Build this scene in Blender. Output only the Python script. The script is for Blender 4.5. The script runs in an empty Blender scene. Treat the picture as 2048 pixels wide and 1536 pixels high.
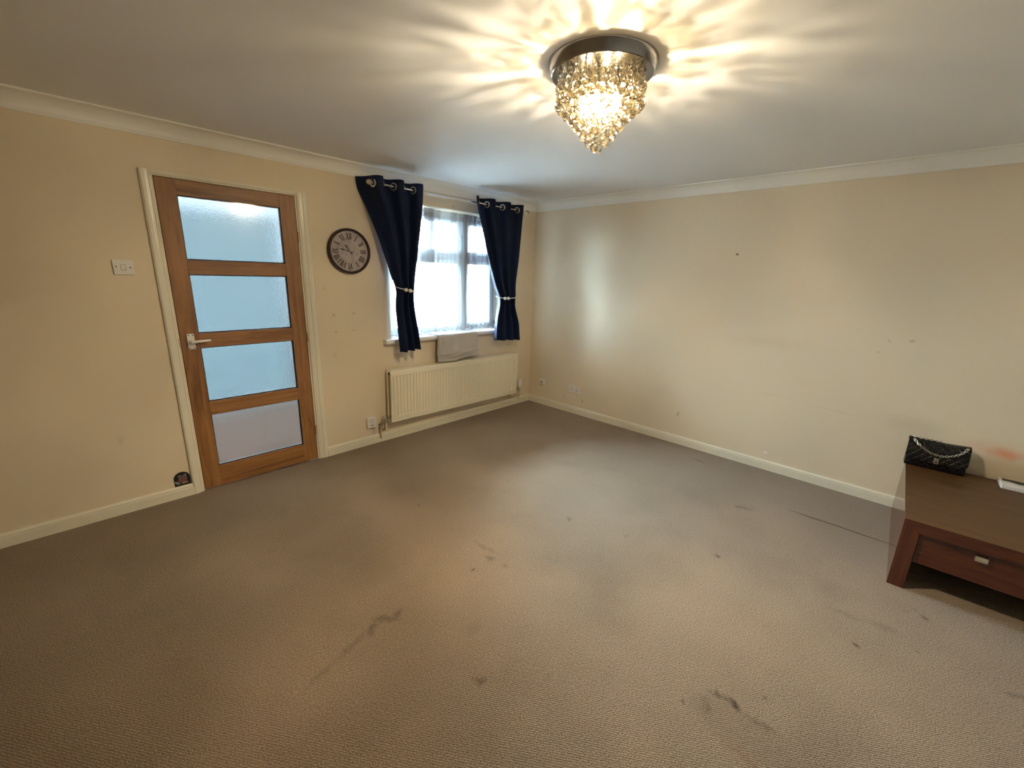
import bpy, bmesh, math, random
from mathutils import Vector, Matrix

random.seed(7)
PI = math.pi
sc = bpy.context.scene
COL = sc.collection

# ------------------------------------------------------------------ camera
cam_d = bpy.data.cameras.new('camera')
cam = bpy.data.objects.new('camera', cam_d)
COL.objects.link(cam)
cam_d.sensor_fit = 'HORIZONTAL'
cam_d.sensor_width = 36.0
cam_d.lens = 839.99 / 2048 * 36.0
cam_d.clip_start = 0.02
cam_d.clip_end = 200
_r = Vector((0.692104, -0.721159, 0.030357))
_f = Vector((0.703804, 0.664922, -0.250076))
_u = Vector((0.16016, 0.194444, 0.96775))
M = Matrix.Identity(4)
for i in range(3):
    M[i][0] = _r[i]; M[i][1] = _u[i]; M[i][2] = -_f[i]
M.translation = (-3.80944, -3.30857, 1.49821)
cam.matrix_world = M
sc.camera = cam

# ------------------------------------------------------------------ world (overcast daylight) and view
world = bpy.data.worlds.new('overcast_sky')
sc.world = world
world.use_nodes = True
bg = world.node_tree.nodes['Background']
bg.inputs['Color'].default_value = (0.62, 0.83, 1.0, 1)
bg.inputs['Strength'].default_value = 64.0
sc.view_settings.view_transform = 'Standard'
sc.view_settings.look = 'None'
sc.view_settings.exposure = 1.80
sc.view_settings.gamma = 1.0
sc.view_settings.use_curve_mapping = False
sc.cycles.use_denoising = True
sc.cycles.adaptive_threshold = 0.05
sc.cycles.max_bounces = 7
sc.cycles.diffuse_bounces = 4
sc.cycles.glossy_bounces = 4
sc.cycles.transmission_bounces = 8
sc.cycles.transparent_max_bounces = 24
sc.cycles.sample_clamp_indirect = 6.0
sc.cycles.blur_glossy = 0.5
BULB, BULB_TIP = 350.0, 6000.0     # strength of the ceiling light's bulbs: frosted sides, clear tip
BULB_COL = (1.0, 0.845, 0.62, 1)

def portal(name, loc, rot, sx, sy):      # guides daylight sampling through an opening, emits nothing itself
    d = bpy.data.lights.new(name, 'AREA')
    d.shape = 'RECTANGLE'; d.size = sx; d.size_y = sy
    d.cycles.is_portal = True
    o = bpy.data.objects.new(name, d); COL.objects.link(o)
    o.location = loc; o.rotation_euler = rot
    return o
portal('window_daylight', (-1.155, 0.30, 1.49), (-PI/2, 0, 0), 1.40, 1.2)
portal('porch_daylight', (-2.68, 1.90, 1.05), (-PI/2, 0, 0), 1.24, 2.0)
portal('added_roof_daylight', (-2.8, 1.05, 2.40), (0, 0, 0), 1.7, 1.6)  # opening here is the added milky porch roof

# ------------------------------------------------------------------ node helpers
class NT:
    def __init__(s, name):
        s.m = bpy.data.materials.new(name); s.m.use_nodes = True
        s.t = s.m.node_tree; s.t.nodes.clear()
        s.out = s.t.nodes.new('ShaderNodeOutputMaterial')
    def n(s, typ, **kw):
        nd = s.t.nodes.new(typ)
        for k, v in kw.items():
            if k.startswith('i_'):
                key = k[2:]
                key = int(key) if key.isdigit() else key.replace('_', ' ')
                nd.inputs[key].default_value = v
            else:
                setattr(nd, k, v)
        return nd
    def l(s, a, b): s.t.links.new(a, b)
    def pos(s): return s.n('ShaderNodeNewGeometry').outputs['Position']
    def obj(s): return s.n('ShaderNodeTexCoord').outputs['Object']
    def noise(s, vec, scale, detail=3, rough=.55, dist=0):
        nd = s.n('ShaderNodeTexNoise')
        nd.inputs['Scale'].default_value = scale; nd.inputs['Detail'].default_value = detail
        nd.inputs['Roughness'].default_value = rough; nd.inputs['Distortion'].default_value = dist
        if vec: s.l(vec, nd.inputs['Vector'])
        return nd
    def mapping(s, vec, loc=(0,0,0), rot=(0,0,0), scale=(1,1,1), typ='POINT'):
        nd = s.n('ShaderNodeMapping'); nd.vector_type = typ
        nd.inputs['Location'].default_value = loc; nd.inputs['Rotation'].default_value = rot
        nd.inputs['Scale'].default_value = scale
        s.l(vec, nd.inputs['Vector']); return nd.outputs['Vector']
    def ramp(s, fac, stops):
        nd = s.n('ShaderNodeValToRGB'); cr = nd.color_ramp
        while len(cr.elements) < len(stops): cr.elements.new(0.5)
        for e, (p, c) in zip(cr.elements, stops):
            e.position = p; e.color = (*c, 1) if len(c) == 3 else c
        s.l(fac, nd.inputs['Fac']); return nd.outputs['Color']
    def mrange(s, val, a, b, c=0, d=1, smooth=True):
        nd = s.n('ShaderNodeMapRange'); nd.interpolation_type = 'SMOOTHSTEP' if smooth else 'LINEAR'
        for k, v in zip(('From Min', 'From Max', 'To Min', 'To Max'), (a, b, c, d)): nd.inputs[k].default_value = v
        s.l(val, nd.inputs['Value']); return nd.outputs['Result']
    def math(s, op, a, b=None):
        nd = s.n('ShaderNodeMath'); nd.operation = op
        for i, x in enumerate((a, b)):
            if x is None: continue
            if isinstance(x, (int, float)): nd.inputs[i].default_value = x
            else: s.l(x, nd.inputs[i])
        return nd.outputs[0]
    def mix(s, fac, a, b, blend='MIX'):
        nd = s.n('ShaderNodeMix'); nd.data_type = 'RGBA'; nd.blend_type = blend
        for idx, x in ((0, fac), (6, a), (7, b)):
            if isinstance(x, (int, float)): nd.inputs[idx].default_value = x
            elif isinstance(x, tuple): nd.inputs[idx].default_value = (*x, 1) if len(x) == 3 else x
            else: s.l(x, nd.inputs[idx])
        return nd.outputs[2]
    def bump(s, h, strength=.3, dist=.002):
        nd = s.n('ShaderNodeBump'); nd.inputs['Strength'].default_value = strength
        nd.inputs['Distance'].default_value = dist
        s.l(h, nd.inputs['Height']); return nd.outputs['Normal']
    def bsdf(s, color=None, rough=.5, metal=0, spec=.5, normal=None, **kw):
        nd = s.n('ShaderNodeBsdfPrincipled')
        if isinstance(color, tuple): nd.inputs['Base Color'].default_value = (*color, 1)
        elif color is not None: s.l(color, nd.inputs['Base Color'])
        if isinstance(rough, (int, float)): nd.inputs['Roughness'].default_value = rough
        else: s.l(rough, nd.inputs['Roughness'])
        nd.inputs['Metallic'].default_value = metal
        nd.inputs['Specular IOR Level'].default_value = spec
        for k, v in kw.items(): nd.inputs[k.replace('_', ' ')].default_value = v
        if normal is not None: s.l(normal, nd.inputs['Normal'])
        return nd.outputs[0]
    def done(s, shader):
        s.l(shader, s.out.inputs['Surface']); return s.m

def simple(name, color, rough=.5, metal=0, spec=.5, var=.06, nscale=40, bump=0.0, bscale=200, **kw):
    t = NT(name); p = t.obj()
    nz = t.noise(p, nscale, 3)
    c2 = tuple(max(0, c * (1 - var * 2)) for c in color)
    col = t.mix(nz.outputs['Fac'], c2, tuple(min(1, c * (1 + var * .6)) for c in color))
    nrm = None
    if bump: nrm = t.bump(t.noise(p, bscale, 2).outputs['Fac'], bump, .001)
    return t.done(t.bsdf(col, rough, metal, spec, nrm, **kw))

def blotches(t, vec, base, spots):
    """spots: (loc, rot, scale, colour, strength, inner edge) ellipses in world space on a surface"""
    col = base
    for loc, rot, scale, c, st, inner in spots:
        mv = t.mapping(vec, loc, rot, scale, 'TEXTURE')
        ln = t.n('ShaderNodeVectorMath', operation='LENGTH'); t.l(mv, ln.inputs[0])
        fac = t.mrange(ln.outputs['Value'], inner, 1.0, st, 0.0)
        col = t.mix(fac, col, c)
    return col

def distorted(t, amt, scale):
    p = t.pos(); nz = t.noise(p, scale, 2)
    sub = t.n('ShaderNodeVectorMath', operation='SUBTRACT'); t.l(nz.outputs['Color'], sub.inputs[0]); sub.inputs[1].default_value = (.5, .5, .5)
    scl = t.n('ShaderNodeVectorMath', operation='SCALE'); t.l(sub.outputs[0], scl.inputs[0]); scl.inputs['Scale'].default_value = amt
    add = t.n('ShaderNodeVectorMath', operation='ADD'); t.l(p, add.inputs[0]); t.l(scl.outputs[0], add.inputs[1])
    return add.outputs[0]

# ------------------------------------------------------------------ materials
CREAM = (0.80, 0.68, 0.505)
def wall_mat(name, spots):
    t = NT(name); p = t.pos()
    nz = t.noise(p, 1.3, 2)
    base = t.mix(nz.outputs['Fac'], tuple(c * .94 for c in CREAM), tuple(c * 1.03 for c in CREAM))
    col = blotches(t, distorted(t, .03, 25), base, spots)
    h = t.noise(p, 210, 1)
    return t.done(t.bsdf(col, .55, 0, .35, t.bump(h.outputs['Fac'], .16, .0015)))
GREY = (.42, .36, .27)
def AS(x, z, rx, rz, c=GREY, st=.4, inner=.2, rot=0): return ((x, 0, z), (0, rot, 0), (rx, .5, rz), c, st, inner)
def BS(y, z, ry, rz, c=GREY, st=.4, inner=.2, rot=0): return ((0, y, z), (rot, 0, 0), (.5, ry, rz), c, st, inner)
M_WALL_A = wall_mat('cream_wall_paint_window_side', [
    AS(-2.368, 1.151, .022, .016, st=.45), AS(-2.203, 1.16, .022, .016, st=.45), AS(-2.358, 1.021, .024, .013, st=.55), AS(-2.212, 1.022, .022, .014, st=.4),
    AS(-2.429, 1.358, .02, .009, rot=.6, st=.5), AS(-2.384, .838, .02, .04, st=.22), AS(-3.717, .471, .025, .04, st=.2),
    AS(-2.08, .10, .05, .06, (.6, .56, .5), .5), AS(-2.03, .16, .03, .03, GREY, .35), AS(-1.174, 2.106, .007, .022, (.2, .15, .1), .8, .3)])
M_WALL_B = wall_mat('cream_wall_paint_long_side', [
    BS(-2.165, 1.717, .012, .012, (.12, .08, .05), .9, .5), BS(-1.865, .287, .02, .03, st=.55, rot=.5), BS(-3.207, 1.147, .02, .010, st=.4, rot=.4),
    BS(-3.316, 1.161, .022, .012, st=.5), BS(-3.166, 1.066, .014, .012, st=.35), BS(-2.617, .142, .022, .018, (.95, .92, .85), .8),
    BS(-.542, .163, .012, .014, (.2, .13, .08), .7), BS(-.80, .168, .008, .018, (.12, .08, .06), .9), BS(-2.6, .632, .18, .006, st=.2, rot=-.05),
    BS(-3.0, .60, .26, .005, st=.2, rot=.06), BS(-3.86, .535, .11, .05, (.75, .20, .06), .7, .05), BS(-3.78, .55, .22, .08, (.75, .33, .15), .28, .0),
    BS(-3.45, .60, .25, .10, GREY, .25, .0), BS(-2.5, 1.05, .5, .08, (.62, .49, .30), .22, .0)])
M_WALL = wall_mat('cream_wall_paint', [])
def ceil_mat():
    t = NT('white_ceiling_paint'); p = t.pos()
    nz = t.noise(p, .9, 3)
    col = t.mix(nz.outputs['Fac'], (.84, .84, .835), (.89, .89, .89))
    col = blotches(t, distorted(t, .05, 9), col, [((-1.55, -.75, 2.277), (0, 0, .4), (.09, .02, .5), (.92, .93, .95), .5, .1), ((-1.62, -.82, 2.277), (0, 0, .4), (.06, .02, .5), (.92, .93, .95), .45, .1)])
    return t.done(t.bsdf(col, .7, 0, .3, t.bump(t.noise(p, 240, 1).outputs['Fac'], .12, .001)))
M_CEIL = ceil_mat()
M_COVE = simple('white_coving_plaster', (.90, .88, .82), .55, var=.02, nscale=5)
M_GLOSS = simple('ivory_gloss_paint', (.80, .745, .60), .28, var=.03, nscale=9)
M_RAD = simple('cream_radiator_enamel', (.84, .765, .60), .32, var=.02, nscale=5)
M_PLASTIC = simple('white_plastic', (.82, .79, .74), .35, var=.02)
M_UPVC = simple('white_window_plastic', (.86, .87, .88), .3, var=.02)
M_SILL = simple('white_sill_gloss', (.86, .85, .82), .25, var=.02, nscale=8)
M_DARK = simple('dark_slot', (.02, .017, .014), .6)
M_CHROME = simple('polished_chrome', (.78, .77, .76), .12, 1.0, var=.05, nscale=12)
M_PLATE = simple('mirror_steel_plate', (.30, .29, .29), .12, 1.0, var=.03, nscale=6)
M_SATIN = simple('satin_nickel', (.72, .69, .62), .3, 1.0, var=.06)
M_BRASS = simple('worn_brass', (.55, .42, .22), .4, 1.0, var=.15)
M_WHITEHANDLE = simple('white_enamel_handle', (.80, .77, .72), .3, var=.04)

def carpet_mat():
    t = NT('beige_loop_carpet'); p = t.pos()
    v1 = t.mapping(p, rot=(0, 0, math.radians(56)))
    big = t.noise(p, .55, 1); mid = t.noise(p, 2.6, 3); fine = t.noise(p, 210, 2); mid2 = t.noise(p, 60, 2)
    base = t.mix(big.outputs['Fac'], (.238, .174, .115), (.280, .207, .140))
    base = t.mix(t.mrange(mid.outputs['Fac'], .35, .75), base, (.200, .145, .094))
    fleck = t.mrange(fine.outputs['Fac'], .34, .66)
    base = t.mix(.50, base, t.mix(fleck, (.090, .061, .038), (.415, .312, .216)))
    # stains and the strip near the long wall are stored per point of the floor grid: dark spill, grey soiling, brown spill, strip tone
    at = t.n('ShaderNodeAttribute'); at.attribute_name = 'stain'
    sep = t.n('ShaderNodeSeparateColor'); t.l(at.outputs['Color'], sep.inputs[0])
    brk = t.mrange(mid2.outputs['Fac'], .30, .62, .75, 1.25)
    for ch_, c_ in ((1, (.165, .120, .080)), (2, (.20, .125, .066)), (0, (.060, .040, .023))):
        base = t.mix(t.math('MULTIPLY', sep.outputs[ch_], brk), base, c_)
    base = t.mix(t.math('MULTIPLY', at.outputs['Alpha'], .22), base, (.26, .20, .145))
    # rows of loops: ribs crossed by single loops
    w = t.n('ShaderNodeTexWave'); w.wave_type = 'BANDS'; w.bands_direction = 'Y'
    w.inputs['Scale'].default_value = 42; w.inputs['Distortion'].default_value = 3.0; w.inputs['Detail'].default_value = 1; w.inputs['Detail Scale'].default_value = 3
    t.l(v1, w.inputs['Vector'])
    h = t.math('ADD', t.math('MULTIPLY', w.outputs['Fac'], .55), t.math('MULTIPLY', fine.outputs['Fac'], 1.3))
    rib = t.mrange(w.outputs['Fac'], 0, .55, .84, 1.03)
    nd = t.n('ShaderNodeMix', data_type='RGBA', blend_type='MULTIPLY'); nd.inputs[0].default_value = 1
    t.l(base, nd.inputs[6]); t.l(rib, nd.inputs[7])
    return t.done(t.bsdf(nd.outputs[2], .95, 0, .08, t.bump(h, .55, .004), Sheen_Weight=.15))
M_CARPET = carpet_mat()

def wood_mat(name, c1, c2, c3, vertical, rough, scale=1.0, coat=0.0, spec=.5):
    t = NT(name); p = t.obj()
    st = (14, 14, 1.1) if vertical == 'z' else ((1.1, 14, 14) if vertical == 'x' else (14, 1.1, 14))
    v = t.mapping(p, scale=tuple(s * scale for s in st))
    n1 = t.noise(v, 1.6, 5, .6, 1.2); n2 = t.noise(v, 9, 3, .6, .3)
    col = t.ramp(n1.outputs['Fac'], [(.28, c1), (.5, c2), (.72, c3)])
    col = t.mix(t.math('MULTIPLY', t.mrange(n2.outputs['Fac'], .45, .75), .35), col, c1)
    return t.done(t.bsdf(col, rough, 0, spec, t.bump(n2.outputs['Fac'], .06, .0006), Coat_Weight=coat, Coat_Roughness=.08))
OAK = ((.150, .058, .016), (.300, .134, .042), (.41, .195, .068))
M_OAK_V = wood_mat('oak_veneer_upright', *OAK, 'z', .42)
M_OAK_H = wood_mat('oak_veneer_crosswise', *OAK, 'x', .42)
MAH = ((.045, .010, .004), (.085, .020, .007), (.115, .030, .010))
M_MAH_V = wood_mat('mahogany_lacquer_upright', *MAH, 'z', .22, coat=.35)
M_MAH_H = wood_mat('mahogany_lacquer_lengthwise', *MAH, 'y', .22, coat=.35)
M_WALNUT_TOP = wood_mat('brown_lacquered_table_top', (.062, .026, .008), (.096, .042, .0135), (.124, .055, .018), 'y', .42, coat=.04, spec=.3)

def glass_thin(name, tint, refl):
    t = NT(name)
    tr = t.n('ShaderNodeBsdfTransparent'); tr.inputs[0].default_value = (*tint, 1)
    gl = t.n('ShaderNodeBsdfGlossy'); gl.inputs['Roughness'].default_value = .02
    lw = t.n('ShaderNodeFresnel'); lw.inputs['IOR'].default_value = 1.45
    mx = t.n('ShaderNodeMixShader'); t.l(t.math('MULTIPLY', lw.outputs[0], refl), mx.inputs[0]); t.l(tr.outputs[0], mx.inputs[1]); t.l(gl.outputs[0], mx.inputs[2])
    return t.done(mx.outputs[0])
M_GLASS = glass_thin('clear_window_glass', (.96, .98, .98), 1.0)

def crystal_mat():
    t = NT('cut_crystal')
    tr = t.n('ShaderNodeBsdfTransparent'); tr.inputs[0].default_value = (.96, .935, .87, 1)
    rf = t.n('ShaderNodeBsdfRefraction'); rf.inputs['IOR'].default_value = 1.5; rf.inputs['Roughness'].default_value = .05
    rf.inputs['Color'].default_value = (1, .95, .84, 1)
    gl = t.n('ShaderNodeBsdfGlossy'); gl.inputs['Roughness'].default_value = .06; gl.inputs['Color'].default_value = (1, .97, .9, 1)
    fr = t.n('ShaderNodeFresnel'); fr.inputs['IOR'].default_value = 1.6
    m1 = t.n('ShaderNodeMixShader'); m1.inputs[0].default_value = .14; t.l(tr.outputs[0], m1.inputs[1]); t.l(rf.outputs[0], m1.inputs[2])
    m2 = t.n('ShaderNodeMixShader'); t.l(t.math('ADD', t.math('MULTIPLY', fr.outputs[0], .9), .03), m2.inputs[0]); t.l(m1.outputs[0], m2.inputs[1]); t.l(gl.outputs[0], m2.inputs[2])
    return t.done(m2.outputs[0])
M_CRYSTAL = crystal_mat()
def bulb_mat(name, k, c):
    t = NT(name); e = t.n('ShaderNodeEmission')
    e.inputs['Color'].default_value = c; e.inputs['Strength'].default_value = k
    return t.done(e.outputs[0])
M_BULB = bulb_mat('glowing_frosted_bulb', BULB, (1.0, .79, .48, 1)); M_TIP = bulb_mat('glowing_bulb_tip', BULB_TIP, BULB_COL)

def frosted_mat():
    t = NT('obscure_door_glass'); p = t.obj()
    nz = t.noise(p, 150, 3); nz2 = t.noise(p, 40, 2)
    h = t.math('ADD', nz.outputs['Fac'], nz2.outputs['Fac'])
    return t.done(t.bsdf((.93, .97, 1.0), .20, 0, .5, t.bump(h, .35, .003), Transmission_Weight=1.0, IOR=1.3, Coat_Weight=.8, Coat_Roughness=.10))
M_FROST = frosted_mat()

def net_mat():
    t = NT('white_net_fabric'); p = t.obj()
    w = t.noise(t.mapping(p, scale=(11, 1, .5)), 1.0, 2)
    lace = t.n('ShaderNodeTexVoronoi'); lace.inputs['Scale'].default_value = 30; t.l(p, lace.inputs['Vector'])
    sep = t.n('ShaderNodeSeparateXYZ'); t.l(p, sep.inputs[0])
    band = t.mrange(sep.outputs['Z'], .05, .10, 1, 0)
    tr = t.n('ShaderNodeBsdfTransparent'); tr.inputs[0].default_value = (1, 1, 1, 1)
    tl = t.n('ShaderNodeBsdfTranslucent'); tl.inputs[0].default_value = (.056, .064, .070, 1)
    df = t.n('ShaderNodeBsdfDiffuse'); df.inputs[0].default_value = (.88, .89, .90, 1)
    a = t.n('ShaderNodeMixShader'); a.inputs[0].default_value = .5; t.l(tl.outputs[0], a.inputs[1]); t.l(df.outputs[0], a.inputs[2])
    f = t.mrange(w.outputs['Fac'], .46, .62, .28, .95)
    f = t.math('MINIMUM', t.math('ADD', f, t.math('MULTIPLY', band, t.mrange(lace.outputs['Distance'], .2, .5, .4, -.1))), .97)
    b = t.n('ShaderNodeMixShader'); t.l(f, b.inputs[0]); t.l(tr.outputs[0], b.inputs[1]); t.l(a.outputs[0], b.inputs[2])
    return t.done(b.outputs[0])
M_NET = net_mat()

def curtain_mat():
    t = NT('navy_blackout_fabric'); p = t.obj()
    nz = t.noise(t.mapping(p, scale=(30, 30, 260)), 3, 3)
    col = t.mix(nz.outputs['Fac'], (.005, .0105, .036), (.009, .020, .062))
    return t.done(t.bsdf(col, .6, 0, .14, t.bump(nz.outputs['Fac'], .15, .001)))
M_CURT = curtain_mat()
M_CORD = simple('white_cord', (.80, .80, .80), .5)
M_PEARL = simple('white_magnet_bead', (.88, .87, .86), .25)
def towel_mat():
    t = NT('grey_white_cotton'); p = t.obj()
    nz = t.noise(p, 6, 4); f = t.noise(p, 260, 2)
    col = t.mix(nz.outputs['Fac'], (.46, .43, .40), (.66, .63, .60))
    st = t.mrange(t.noise(t.mapping(p, scale=(1, 1, 3)), 7, 3).outputs['Fac'], .55, .75)
    col = t.mix(t.math('MULTIPLY', st, .5), col, (.36, .34, .31))
    return t.done(t.bsdf(col, .9, 0, .15, t.bump(f.outputs['Fac'], .3, .002)))
M_TOWEL = towel_mat()
def leather_mat():
    t = NT('black_quilted_leather'); p = t.obj()
    waves = []
    for a in (PI/4, -PI/4):
        w = t.n('ShaderNodeTexWave'); w.wave_type = 'BANDS'; w.bands_direction = 'Y'; w.wave_profile = 'SIN'
        w.inputs['Scale'].default_value = 11
        t.l(t.mapping(p, rot=(a, 0, 0)), w.inputs['Vector']); waves.append(w.outputs['Fac'])
    h = t.math('MINIMUM', *waves)
    g = t.noise(p, 300, 2)
    hh = t.math('ADD', t.mrange(h, 0, .3), t.math('MULTIPLY', g.outputs['Fac'], .15))
    return t.done(t.bsdf((.004, .004, .0055), .36, 0, .38, t.bump(hh, .45, .006)))
M_LEATHER = leather_mat()
M_SMOOTHBLACK = simple('smooth_black_leather', (.006, .006, .007), .35, var=.1)

def face_mat():
    t = NT('weathered_clock_dial'); p = t.obj()
    n1 = t.noise(p, 14, 5, .65, .6); n2 = t.noise(p, 70, 3)
    col = t.ramp(n1.outputs['Fac'], [(.3, (.27, .22, .215)), (.5, (.41, .35, .34)), (.7, (.50, .44, .42))])
    col = t.mix(t.math('MULTIPLY', t.mrange(n2.outputs['Fac'], .5, .7), .3), col, (.16, .12, .115))
    return t.done(t.bsdf(col, .6, 0, .3))
M_DIAL = face_mat()
M_CLOCKRIM = simple('dark_brown_clock_rim', (.030, .012, .010), .4, var=.15)
M_INK = simple('dark_brown_ink', (.022, .015, .013), .6)

# ------------------------------------------------------------------ geometry helpers
def link(name, me, mat, parent=None):
    o = bpy.data.objects.new(name, me); COL.objects.link(o)
    if mat is not None and not me.materials: me.materials.append(mat)
    if parent is not None: o.parent = parent
    return o
def obj(name, bm, mat, parent=None, smooth=False, angle=None, bevel=0, seg=2):
    bmesh.ops.recalc_face_normals(bm, faces=bm.faces)
    me = bpy.data.meshes.new(name); bm.to_mesh(me); bm.free()
    if smooth:
        for p in me.polygons: p.use_smooth = True
        me.set_sharp_from_angle(angle=angle if angle else math.radians(40))
    o = link(name, me, mat, parent)
    if bevel:
        b = o.modifiers.new('bevel', 'BEVEL'); b.width = bevel; b.segments = seg; b.limit_method = 'ANGLE'
    return o
def B(): return bmesh.new()
def box(bm, x0, x1, y0, y1, z0, z1):
    v = [bm.verts.new((x, y, z)) for z in (z0, z1) for y in (y0, y1) for x in (x0, x1)]
    for f in ((0, 2, 3, 1), (4, 5, 7, 6), (0, 1, 5, 4), (2, 6, 7, 3), (0, 4, 6, 2), (1, 3, 7, 5)): bm.faces.new([v[i] for i in f])
    return bm
def prism(bm, pts, axis, a, b):
    """pts: 2-D outline; axis 'x','y','z' is the extrusion axis from a to b"""
    def P(p, t):
        return {'x': (t, p[0], p[1]), 'y': (p[0], t, p[1]), 'z': (p[0], p[1], t)}[axis]
    v0 = [bm.verts.new(P(p, a)) for p in pts]; v1 = [bm.verts.new(P(p, b)) for p in pts]
    n = len(pts)
    bm.faces.new(v0[::-1]); bm.faces.new(v1)
    for i in range(n): bm.faces.new((v0[i], v0[(i+1) % n], v1[(i+1) % n], v1[i]))
    return bm
def lathe(bm, prof, n=24, mat=None, cap=True):
    """prof: (radius, z) from bottom to top, turned about local z"""
    mat = mat or Matrix.Identity(4)
    rings = []
    for r, z in prof:
        if r < 1e-6: rings.append([bm.verts.new(mat @ Vector((0, 0, z)))])
        else: rings.append([bm.verts.new(mat @ Vector((r * math.cos(2*PI*i/n), r * math.sin(2*PI*i/n), z))) for i in range(n)])
    for a, b in zip(rings, rings[1:]):
        for i in range(n):
            j = (i + 1) % n
            if len(a) == 1 and len(b) == 1: continue
            if len(a) == 1: bm.faces.new((a[0], b[j], b[i]))
            elif len(b) == 1: bm.faces.new((a[i], a[j], b[0]))
            else: bm.faces.new((a[i], a[j], b[j], b[i]))
    if cap:
        if len(rings[0]) > 1: bm.faces.new(rings[0][::-1])
        if len(rings[-1]) > 1: bm.faces.new(rings[-1])
    return bm
def tube(bm, pts, r, n=8, closed=False, cap=True):
    pts = [Vector(p) for p in pts]; m = len(pts); rings = []
    up = Vector((0, 0, 1))
    for i, p in enumerate(pts):
        if closed: d = pts[(i+1) % m] - pts[i-1]
        else: d = pts[min(i+1, m-1)] - pts[max(i-1, 0)]
        d.normalize()
        a = d.cross(up)
        if a.length < 1e-3: a = d.cross(Vector((1, 0, 0)))
        a.normalize(); b = a.cross(d).normalized()
        rr = r(i / max(1, m - 1)) if callable(r) else r
        rings.append([bm.verts.new(p + rr * (math.cos(2*PI*k/n) * a + math.sin(2*PI*k/n) * b)) for k in range(n)])
    pairs = list(zip(rings, rings[1:])) + ([(rings[-1], rings[0])] if closed else [])
    for q, w in pairs:
        for k in range(n): bm.faces.new((q[k], q[(k+1) % n], w[(k+1) % n], w[k]))
    if cap and not closed:
        bm.faces.new(rings[0][::-1]); bm.faces.new(rings[-1])
    return bm
def ball(bm, c, r, u=12, v=8, sx=1, sy=1, sz=1):
    bmesh.ops.create_uvsphere(bm, u_segments=u, v_segments=v, radius=r, matrix=Matrix.Translation(c) @ Matrix.Diagonal((sx, sy, sz, 1)))
    return bm
def along(d, loc=(0, 0, 0)):
    return Matrix.Translation(loc) @ Vector((0, 0, 1)).rotation_difference(Vector(d)).to_matrix().to_4x4()
def thing(name, label, cat, loc=(0, 0, 0), rotz=0, group=None, kind=None):
    o = bpy.data.objects.new(name, None); COL.objects.link(o); o.empty_display_size = .05
    o.location = loc; o.rotation_euler = (0, 0, rotz)
    return tag(o, label, cat, group, kind)
def tag(o, label, cat, group=None, kind=None):
    o['label'] = label; o['category'] = cat
    if group: o['group'] = group
    if kind: o['kind'] = kind
    return o
def struct(o, label, cat): return tag(o, label, cat, None, 'structure')

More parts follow.
